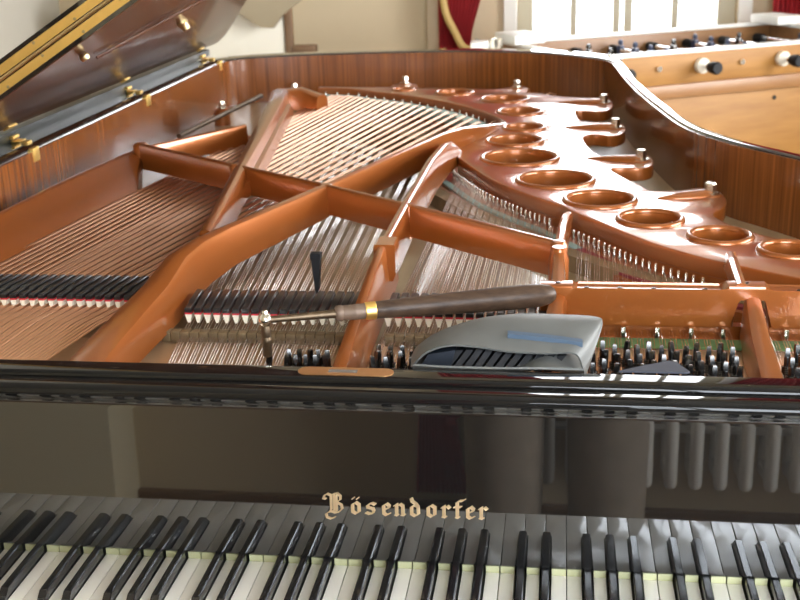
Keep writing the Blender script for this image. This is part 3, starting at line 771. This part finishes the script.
bm = B(); add_prism(bm, [(-.47, 2.22), (-.36, 2.19), (-.28, 2.13), (-.19, 2.065), (-.096, 1.97), (-.01, 1.865), (.066, 1.73), (.03, 1.68), (-.05, 1.80), (-.13, 1.90), (-.23, 2.0), (-.32, 2.06), (-.47, 2.10)], 'z', .150, .156); pp('bass_hitch_plate', bm)

# nose bolts where the arms of the plate meet the rim
for x, y, s in ((.478, .925, 1), (.378, 1.205, 1), (.343, 1.555, 1), (.328, 1.90, 1), (.098, 2.165, .9), (-.225, 2.262, .9), (-.56, 2.30, .9), (-.69, 1.98, .9), (.70, .435, 1)):
    r = .0105 * s; z0 = ZW - .004
    if x < -.5:
        bm = B(); add_lathe(bm, [(.022, 0), (.022, .035), (.014, .04), (0, .04)], (x, y, SB), n=16); pp('bolt_post', bm); z0 = SB + .038
    bm = B()
    add_lathe(bm, [(.022 * s, -.02), (.021 * s, .004), (.017 * s, .007), (.0, .007)], (x, y, z0), n=24)
    pb = pp('bolt_boss', bm)
    bm = B()
    add_lathe(bm, [(r * 1.5, .007), (r * 1.5, .010), (r, .0105), (r, .024), (r * .8, .027), (0, .0275)], (x, y, z0), n=6, mi=0)
    link_mesh('nose_bolt', bm, NICKEL, piano, 30)
# raised ridge along each arm of the plate
for pts in ([(.388, .90), (.43, .91), (.478, .925)], [(.275, 1.235), (.33, 1.215), (.378, 1.205)], [(.232, 1.57), (.29, 1.56), (.343, 1.555)], [(.215, 1.92), (.27, 1.91), (.328, 1.90)]):
    bm = B(); add_tube(bm, [(x, y, ZW - .004) for x, y in pts], [.006, .014, .016], 12); pp('arm_ridge', bm)

# ------------------------------------------------------------------ strings: the hundred that show largest are parts, the rest one part
SEC = []
for i in range(24):                                      # bass, two wound strings to a note
    f = i / 23
    x0 = -.655 + .305 * f; k = .132 + .160 * f ** 2.0
    SEC.append(('b', x0, k, .1805, 2, .0058))
for i in range(18):
    f = i / 17
    SEC.append(('t', -.262 + .218 * f, -.124 + .115 * f, .158, 3, .0034))
for i in range(16):
    f = i / 15
    SEC.append(('m', .004 + .198 * f, .022 - .010 * f, .158, 3, .0034))
for i in range(15):
    f = i / 14
    SEC.append(('h', .243 + .190 * f, .030, .1575, 3, .0034))
for i in range(10):
    SEC.append(('e', .474 + .0135 * i, .036, .157, 3, .0034))


def edge_y(x, pts):
    for a, b in zip(pts, pts[1:]):
        if min(a[0], b[0]) <= x <= max(a[0], b[0]) and a[0] != b[0]:
            return a[1] + (b[1] - a[1]) * (x - a[0]) / (b[0] - a[0])
    return None


fine = [(x, y) for x, y in tre]
rest = B(); n_named = 0
ends_h = []
for kind, x0, k, z, ns, sp in SEC:
    for j in range(ns):
        xs = x0 + (j - (ns - 1) / 2) * sp
        X = lambda y: xs + k * (y - .31)
        if kind == 'b':
            mono = x0 < -.55
            if mono and j: continue
            if mono: xs = x0
            y1 = 1.6
            while y1 < 2.19 and (edge_y(X(y1), arc) or 9) > y1 + .012: y1 += .01
            y0, rad_ = .09, (.0032 if mono else .0023 - .0006 * (x0 + .655) / .305)
            pts = [(X(y0), y0, z - .018), (X(.26), .26, z), (X(y1 - .05), y1 - .05, z), (X(y1), y1, z - .012)]
        elif kind == 't':
            y1 = 2.06 - .045 * (x0 + .262) / .0128 * 1.0
            y0, rad_ = .10, .00075
            pts = [(X(y0), y0, z - .009), (X(.29), .29, z), (X(y1), y1, z - .002)]
        else:
            y1 = .5
            while y1 < 1.3 and (edge_y(X(y1), fine) or (9 if X(y1) < .03 else 0)) > y1 + .012: y1 += .004
            if kind == 'm' and X(y1) < .03: y1 = 1.235 - (X(y1) - .0) * 1.2
            y0, rad_ = .15, (.00065 if kind == 'm' else .00042)
            pts = [(X(y0), y0, z - .008), (X(.27), .27, z), (X(y1), y1, z - .0012)]
            if j == 1 or kind in 'he' and j == 2: ends_h.append((X(y1) , y1))
        if kind in 'bt' and n_named < 100:
            bm = B(); add_tube(bm, pts, rad_, 6, caps=False)
            link_mesh('wound_string' if kind == 'b' else 'steel_string', bm, COPPER if kind == 'b' else STEEL, piano, 60); n_named += 1
        else:
            add_tube(rest, pts, rad_, 5, caps=False)
o = link_mesh('treble_strings', rest, STEEL, piano, 60); o['kind'] = 'stuff'
# hitch pins along the plate's edge
pinm = None
hpts = spline([(x, y, 0) for x, y in inner_edge[9:]], 40)
acc = 0; step = .0132; last = hpts[0]
for p in hpts[1:]:
    acc += (p - last).length; t = (p - last).normalized(); last = p
    if acc >= step:
        acc = 0
        if p.x < .012 or p.x > .62 or p.y > 1.25: continue
        if abs(p.x - .228) < .012 or abs(p.x - .455) < .012: continue
        n_ = Vector((t.y, -t.x, 0)); n_ = -n_ if n_.y > 0 else n_
        q = p + n_ * .012
        if pinm is None:
            bm = B(); add_lathe(bm, [(.0022, 0), (.0022, .017), (.0014, .019), (0, .0192)], (0, 0, 0), n=8); pinm = link_mesh('hitch_pin', bm, NICKEL, piano); pinm.location = (q.x, q.y, .149)
        else: dup(pinm, piano, (q.x, q.y, .149))
apts = spline([(x, y, 0) for x, y in arc], 40)
acc = 0; last = apts[0]
for p in apts[1:]:
    acc += (p - last).length; last = p
    if acc >= .034: acc = 0; dup(pinm, piano, (p.x - .006, p.y - .010, .164))

# ------------------------------------------------------------------ tuning pins
tp = None


def tuning_pin(x, y, z, lean=0):
    global tp
    if tp is None:
        bm = B()
        add_lathe(bm, [(.0035, -.012), (.0035, .0)], (0, 0, 0), n=12)
        for q in range(5): add_lathe(bm, [(.0035, q * .0022), (.0058, q * .0022 + .0004), (.0062, q * .0022 + .0011), (.0058, q * .0022 + .0018), (.0035, q * .0022 + .0022)], (0, 0, .0), n=12)
        add_lathe(bm, [(.0037, .0108), (.0037, .021), (.0035, .022)], (0, 0, 0), n=12)
        add_lathe(bm, [(.0041, .0215), (.0034, .031), (.0024, .0325), (0, .0326)], (0, 0, 0), n=4)
        tp = link_mesh('tuning_pin', bm, PINST, piano, 35); tp.location = (x, y, z); tp.rotation_euler = (-.12, 0, 0)
    else:
        o = dup(tp, piano, (x, y, z)); o.rotation_euler = (-.12, 0, random.uniform(-.6, .6))


for i in range(13):                                      # treble, three to a note
    for j in range(3): tuning_pin(.262 + i * .0135 + (.0008 if j % 2 else 0), .158 + j * .030 + (.012 if i % 2 else 0), .150)
for i in range(4):
    for j in range(3): tuning_pin(.486 + i * .0135, .158 + j * .030 + (.012 if i % 2 else 0), .150)
for i in range(5):                                       # tenor, right of the bar
    for j in range(3): tuning_pin(.008 + i * .0150, .172 + j * .019, .146)
for i in range(5):                                       # tenor, left of the bar
    for j in range(2): tuning_pin(-.098 + i * .0118, .178 + j * .017, .144)
for i in range(5):
    for j in range(2): tuning_pin(.09 + i * .03, .178 + j * .03, .146)

# ------------------------------------------------------------------ dampers
def damper(name, long_, x, k, y0, zb):
    bm = B(); w = .0040 if zb > .17 else .0048
    rings = [[(-w, y, .010), (w, y, .010), (w, y, zt - .001), (w - .001, y, zt), (-w + .001, y, zt), (-w, y, zt - .001)] for y, zt in ((0, .0150), (.002, .0165), (.024, .0165), (.027, .0180), (long_ - .004, .0185), (long_, .016))]
    rings = [[(px + k * py, py, pz) for px, py, pz in r] for r in rings]
    add_loft(bm, rings)
    d = link_mesh(name, bm, SATIN, piano, 35); d.location = (x, y0, zb)
    bm = B(); add_prism(bm, [(-w, .0002), (w, .0002), (w + k * long_, long_), (-w + k * long_, long_)], 'z', .0075, .0102); link_mesh('red_felt', bm, RFELT, d, 0)
    bm = B()
    add_loft(bm, [[(-w + k * y, y, .0075), (w + k * y, y, .0075), (w * .35 + k * y, y, -.004), (-w * .35 + k * y, y, -.004)] for y in (.0004, long_ * .9)])
    link_mesh('white_felt', bm, WFELT, d, 0)
    return d


bass_d = None
for kind, x0, k, z, ns, sp in SEC:
    if kind not in 'btm': continue
    y0 = .322
    x = x0 + k * (y0 - .31)
    if kind == 'b':
        if bass_d is None: bass_d = damper('damper', .085, x, k, y0, .182)
        else: dup(bass_d, piano, (x, y0, .182))
    elif kind == 't': damper('damper', .078, x, k * .6, y0, .166)
    else: damper('damper', .076, x, .01, y0, .166)

# ------------------------------------------------------------------ tuning lever lying across the bars, its tip on a pin
hd = Vector((-.119, .174, .2215)); he = Vector((.219, .285, .2225))
ax = (he - hd).normalized(); LEN = (he - hd).length
lev = thing('tuning_lever', 'tuning lever with a dark wooden handle and brass ring, its tip on a pin', 'tuning lever', (hd.x, hd.y, .176))
R0 = Vector(lev.location)


def along(prof, n=20):
    bm = B(); add_lathe(bm, [(r, h) for r, h in prof], hd - R0, ax, n); return bm


link_mesh('shaft', along([(.0045, .0), (.0042, .02), (.0052, .078), (.0060, .086)]), WRENCH, lev)
link_mesh('ferrule', along([(.0075, .083), (.0095, .085), (.0100, .090), (.0088, .0925), (.0092, .094), (.0094, .106), (.0098, .107), (.0094, .1085), (.0096, .121)]), BINDING, lev)
link_mesh('ring', along([(.0098, .119), (.0108, .120), (.0108, .1315), (.0098, .1325)]), BRASS, lev)
link_mesh('handle', along([(.0098, .130), (.0104, .133), (.0116, .17), (.0134, .23), (.0146, LEN - .07), (.0148, LEN - .04), (.0140, LEN - .02), (.0114, LEN - .007), (.0066, LEN - .0012), (.0, LEN)], 28), HANDLE, lev)
bm = B(); add_lathe(bm, [(.0, .0085), (.0036, .0078), (.0070, .0045), (.0080, .0), (.0070, -.0045), (.0040, -.008), (.0, -.009)], hd - R0, (0, 0, 1), 20)
add_lathe(bm, [(.0, .0125), (.003, .012), (.0040, .0095), (.0030, .007)], hd - R0, (0, 0, 1), 12); link_mesh('ball_joint', bm, NICKEL, lev)
bm = B(); add_lathe(bm, [(.0046, -.006), (.0056, -.010), (.0060, -.018), (.0050, -.021), (.0062, -.0235), (.0062, -.028), (.0054, -.0295), (.0056, -.0445), (.0048, -.0455), (.0040, -.0455)], hd - R0, (0, 0, 1), 20); link_mesh('socket', bm, WRENCH, lev)
tuning_pin(-.119, .174, .146)

# wedge mute stuck between strings
mu = thing('wedge_mute', 'slim black rubber wedge mute standing upright between the strings', 'mute', (-.1225, .486, .157))
bm = B(); add_loft(bm, [[(-a, -b, z), (a, -b, z), (a, b, z), (-a, b, z)] for z, a, b in ((-.006, .0022, .006), (.046, .0066, .006), (.0475, .0060, .0054))]); link_mesh('wedge', bm, RUBBER, mu, 30)
bm = B(); add_loft(bm, [[(-a, -b, z), (a, -b, z), (a, b, z), (-a, b, z)] for z, a, b in ((.046, .0074, .0066), (.054, .0076, .0068), (.055, .0068, .006))]); link_mesh('grip_end', bm, RUBBER, mu, 30)

# ------------------------------------------------------------------ grey pouch of felts lying at the front of the pin block
po = thing('tool_pouch', 'open grey suede pouch with black ribbed felts inside, lying on the tuning pins', 'pouch', (.165, .12, .19))
PO = Vector(po.location)


def patch(rows, thick=.0022, n=9):
    """smooth sheet through rows of points"""
    R_ = [spline(r, n) for r in rows]
    cols = [spline([r[i] for r in R_], 6) for i in range(len(R_[0]))]
    bm = B(); g = [[bm.verts.new(Vector(p) - PO) for p in c_] for c_ in cols]
    for a, b in zip(g, g[1:]):
        for i in range(len(a) - 1): bm.faces.new((a[i], b[i], b[i + 1], a[i + 1]))
    bmesh.ops.recalc_face_normals(bm, faces=bm.faces)
    bmesh.ops.solidify(bm, geom=bm.faces[:], thickness=thick)
    return bm


bm = patch([[(.062, .100, .197), (.080, .100, .2150), (.106, .098, .2245), (.139, .096, .2238), (.171, .094, .2200), (.209, .094, .2190), (.241, .096, .2185), (.251, .098, .199)],
            [(.060, .125, .198), (.073, .125, .2130), (.100, .125, .2245), (.137, .125, .2305), (.172, .122, .2310), (.212, .122, .2300), (.252, .122, .2270), (.262, .122, .212)],
            [(.056, .160, .188), (.064, .160, .2000), (.090, .160, .2180), (.134, .160, .2325), (.178, .160, .2370), (.222, .160, .2365), (.266, .160, .2352), (.272, .160, .229)],
            [(.058, .200, .182), (.070, .205, .1880), (.095, .208, .2000), (.134, .210, .2160), (.178, .212, .2220), (.222, .212, .2220), (.262, .210, .2210), (.270, .208, .216)]])
link_mesh('top_flap', bm, LEATHER, po, 60)
bm = patch([[(.070, .064, .2150), (.110, .0605, .2150), (.160, .0605, .2150), (.210, .0605, .2160), (.250, .062, .2150)],
            [(.066, .085, .196), (.110, .085, .1955), (.160, .085, .197), (.205, .082, .2080), (.252, .085, .197)],
            [(.062, .130, .188), (.110, .130, .187), (.160, .130, .188), (.215, .125, .2120), (.258, .130, .192)],
            [(.058, .190, .182), (.110, .195, .184), (.160, .195, .186), (.215, .195, .192), (.266, .195, .188)]])
link_mesh('bottom_flap', bm, LEATHER, po, 60)
bm = B()
for (p0, p1) in (((.168, .116, .2345), (.249, .110, .2285)),):
    a, b = Vector(p0) - PO, Vector(p1) - PO
    add_loft(bm, [[p + Vector((0, dy, dz)) for dy, dz in ((-.0032, -.0070), (-.0032, -.0015), (.0035, .0000), (.0035, -.005))] for p in (a, a * .5 + b * .5 + Vector((0, 0, .0008)), b)])
link_mesh('strap', bm, SLATE, po, 30)
# black ribbed felts seen in the pouch's mouth
for i in range(11):
    x = .100 + i * .0112
    bm = B(); lean = .016
    h = .0205 - .0008 * abs(i - 3)
    add_loft(bm, [[(x + lean * t - PO.x - .0040, y - PO.y, z - PO.z), (x + lean * t - PO.x + .0040, y - PO.y, z - PO.z), (x + lean * t - PO.x + .0045, y - PO.y + .05, z - PO.z), (x + lean * t - PO.x - .0035, y - PO.y + .05, z - PO.z)] for t, y, z in ((0, .094, .197), (.5, .099, .197 + h * .5), (1, .106, .197 + h))])
    link_mesh('ribbed_felt', bm, RUBBER, po, 30)
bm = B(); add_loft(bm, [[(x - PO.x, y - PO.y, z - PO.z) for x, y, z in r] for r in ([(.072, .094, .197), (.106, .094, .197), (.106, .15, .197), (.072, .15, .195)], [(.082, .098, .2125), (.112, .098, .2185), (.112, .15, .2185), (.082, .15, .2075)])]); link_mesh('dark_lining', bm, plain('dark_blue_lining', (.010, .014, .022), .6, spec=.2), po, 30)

# corner of a dark grey felt sheet sticking out over the stretcher
fs_ = thing('felt_sheet', 'dark grey felt sheet with a pointed corner leaning on the treble pins', 'felt sheet', (.32, .07, .19))
bm = B()
lo = [(.286, .062, .2128), (.355, .062, .2130), (.3585, .0645, .2128), (.347, .090, .2150), (.340, .094, .2150), (.315, .080, .2140)]
add_prism(bm, [(p[0] - .32, p[1] - .07) for p in lo], 'z', .0215, .0235); link_mesh('felt', bm, plain('dark_grey_felt', (.045, .047, .06), .9), fs_, 30)

# ------------------------------------------------------------------ the photographer standing at the keyboard (seen mirrored in the fallboard)
per = thing('person', 'person in loose grey brown trousers standing at the keyboard, holding up a phone', 'person', (.222, -1.28, FLOOR))


def with_skin(name, vs, es, mat, parent, root=0):
    me = bpy.data.meshes.new(name); me.from_pydata([v[:3] for v in vs], es, [])
    bm = bmesh.new(); bm.from_mesh(me); lay = bm.verts.layers.skin.verify(); bm.verts.ensure_lookup_table()
    for i, v in enumerate(vs):
        r = v[3]; bm.verts[i][lay].radius = r if isinstance(r, tuple) else (r, r); bm.verts[i][lay].use_root = (i == root)
    bm.to_mesh(me); bm.free(); me.materials.append(mat)
    o = bpy.data.objects.new(name, me); C.objects.link(o); o.parent = parent
    m = o.modifiers.new('skin', 'SKIN'); m.use_smooth_shade = True
    s_ = o.modifiers.new('smooth', 'SUBSURF'); s_.levels = 1; s_.render_levels = 2
    return o


# local frame: x right, y towards the piano, z up from the floor; the phone is at camera height 1.41
with_skin('body', [(0, -.03, .98, (.10, .075)), (0, -.03, 1.12, (.10, .075)), (0, -.035, 1.27, (.12, .085)), (0, -.04, 1.39, (.09, .065)), (0, -.03, 1.49, .052), (0, -.01, 1.545, .052), (0, .0, 1.60, (.072, .088)), (0, -.005, 1.66, (.075, .092)), (0, -.01, 1.71, (.055, .07)),
                   (-.18, -.04, 1.39, .042), (-.235, .0, 1.20, .045), (-.10, .115, 1.345, .034), (.18, -.04, 1.39, .042), (.235, .0, 1.20, .045), (.10, .115, 1.345, .034),
                   (-.10, -.03, .86, .07), (-.112, -.01, .50, .062), (-.115, -.03, .10, .045), (.10, -.03, .86, .07), (.112, -.01, .50, .062), (.115, -.03, .10, .045)],
          [(0, 1), (1, 2), (2, 3), (3, 4), (4, 5), (5, 6), (6, 7), (7, 8), (3, 9), (9, 10), (10, 11), (3, 12), (12, 13), (13, 14), (0, 15), (15, 16), (16, 17), (0, 18), (18, 19), (19, 20)], SKIN, per)
with_skin('trousers', [(0, -.03, .99, (.160, .120)), (0, -.03, .90, (.165, .125)), (-.098, -.03, .72, .100), (-.113, -.01, .52, .100), (-.113, -.015, .30, .096), (-.115, -.03, .06, .090), (.098, -.03, .72, .100), (.113, -.01, .52, .100), (.113, -.015, .30, .096), (.115, -.03, .06, .090)],
          [(0, 1), (1, 2), (2, 3), (3, 4), (4, 5), (1, 6), (6, 7), (7, 8), (8, 9)], TROUSER, per)
with_skin('shirt', [(0, -.03, .86, (.20, .150)), (0, -.03, .96, (.178, .135)), (0, -.03, 1.12, (.160, .118)), (0, -.035, 1.28, (.175, .122)), (0, -.04, 1.41, (.14, .10)), (0, -.035, 1.49, .070), (-.185, -.04, 1.40, .066), (-.242, .0, 1.195, .057), (-.118, .098, 1.33, .046), (.185, -.04, 1.40, .066), (.242, .0, 1.195, .057), (.118, .098, 1.33, .046)],
          [(0, 1), (1, 2), (2, 3), (3, 4), (4, 5), (4, 6), (6, 7), (7, 8), (4, 9), (9, 10), (10, 11)], SHIRT, per)
bm = B(); bmesh.ops.create_uvsphere(bm, u_segments=24, v_segments=14, radius=1)
for v in bm.verts:
    v.co = Vector((v.co.x * .083, v.co.y * .100 - .018, v.co.z * .083 + 1.668))
for v in [v for v in bm.verts if v.co.y > .045 and v.co.z < 1.69]: v.co.y = .045
link_mesh('hair', bm, HAIRM, per, 60)
for s in (-1, 1):
    bm = B(); bmesh.ops.create_uvsphere(bm, u_segments=12, v_segments=8, radius=.012); bmesh.ops.translate(bm, verts=bm.verts, vec=(s * .031, .078, 1.632)); ey = link_mesh('eye', bm, EYE, per)
    bm = B(); bmesh.ops.create_uvsphere(bm, u_segments=10, v_segments=6, radius=.006); bmesh.ops.translate(bm, verts=bm.verts, vec=(s * .031, .0862, 1.632)); link_mesh('iris', bm, HAIRM, ey)
    bm = B(); add_loft(bm, [[(s * .074 + dx * q, y0 + dy * q, z0 + dz) for dx, dy, dz in ((-.006, -.016, 0), (.010, -.016, 0), (.010, .012, 0), (-.006, .012, 0))] for q, y0, z0 in ((.4, -.005, 1.585), (1, -.007, 1.61), (1, -.01, 1.635), (.5, -.008, 1.65))]); link_mesh('ear', bm, SKIN, per, 80)
bm = B(); add_loft(bm, [[(-w, y, z), (w, y, z), (0, y + d, z)] for w, y, z, d in ((.006, .078, 1.640, .010), (.010, .078, 1.612, .022), (.014, .078, 1.596, .026), (.010, .078, 1.588, .008))]); link_mesh('nose', bm, SKIN, per, 80)
bm = B(); add_tube(bm, [(-.024, .078, 1.566), (-.01, .086, 1.568), (.01, .086, 1.568), (.024, .078, 1.566)], [.002, .005, .005, .002], 8); link_mesh('mouth', bm, plain('lips', (.45, .2, .17), .5), per, 80)
for s in (-1, 1):
    bm = B(); add_loft(bm, [[(s * .12 + (w * sx), y, z * sz + .002) for sx, sz in ((-1, 0), (1, 0), (1, .6), (.6, 1), (-.6, 1), (-1, .6))] for y, w, z in ((-.13, .03, .06), (-.10, .04, .085), (.0, .042, .085), (.08, .046, .06), (.13, .04, .04), (.15, .02, .025))]); link_mesh('shoe', bm, SHOE, per, 60)
    # hand: palm, four unequal bent fingers round the phone's edge, thumb in front
    hb = Vector((s * .095, .125, 1.352))
    V = [(hb.x, hb.y, hb.z, (.028, .020)), (s * .088, .138, 1.378, (.036, .017)), (s * .084, .146, 1.408, (.036, .014))]
    ed = [(0, 1), (1, 2)]
    for q, (dz, ln) in enumerate(((-.022, .050), (-.004, .060), (.015, .064), (.034, .056))):
        b0 = len(V)
        V += [(s * .078, .155, 1.392 + dz, .0095), (s * .070, .172, 1.396 + dz, .0088), (s * (.070 - ln * .5), .176, 1.398 + dz, .0082), (s * (.070 - ln), .172, 1.399 + dz, .0072)]
        ed += [(2, b0), (b0, b0 + 1), (b0 + 1, b0 + 2), (b0 + 2, b0 + 3)]
    b0 = len(V); V += [(s * .070, .132, 1.385, .011), (s * .055, .136, 1.402, .010), (s * .042, .143, 1.412, .0085)]
    ed += [(1, b0), (b0, b0 + 1), (b0 + 1, b0 + 2)]
    with_skin('hand', V, ed, SKIN, per)
bm = B(); add_box(bm, -.075, .075, -.004, .004, -.036, .036, .003)
o = tag(link_mesh('phone', bm, PHONE), 'black phone held up by the photographer in both hands', 'phone'); o.location = (.222, -1.28 + .160, FLOOR + 1.405)
bm = B(); add_lathe(bm, [(.0, 0), (.008, 0), (.008, .002), (.0, .0022)], (.05, .004, .018), (0, 1, 0)); link_mesh('lens', bm, CHROME, o)
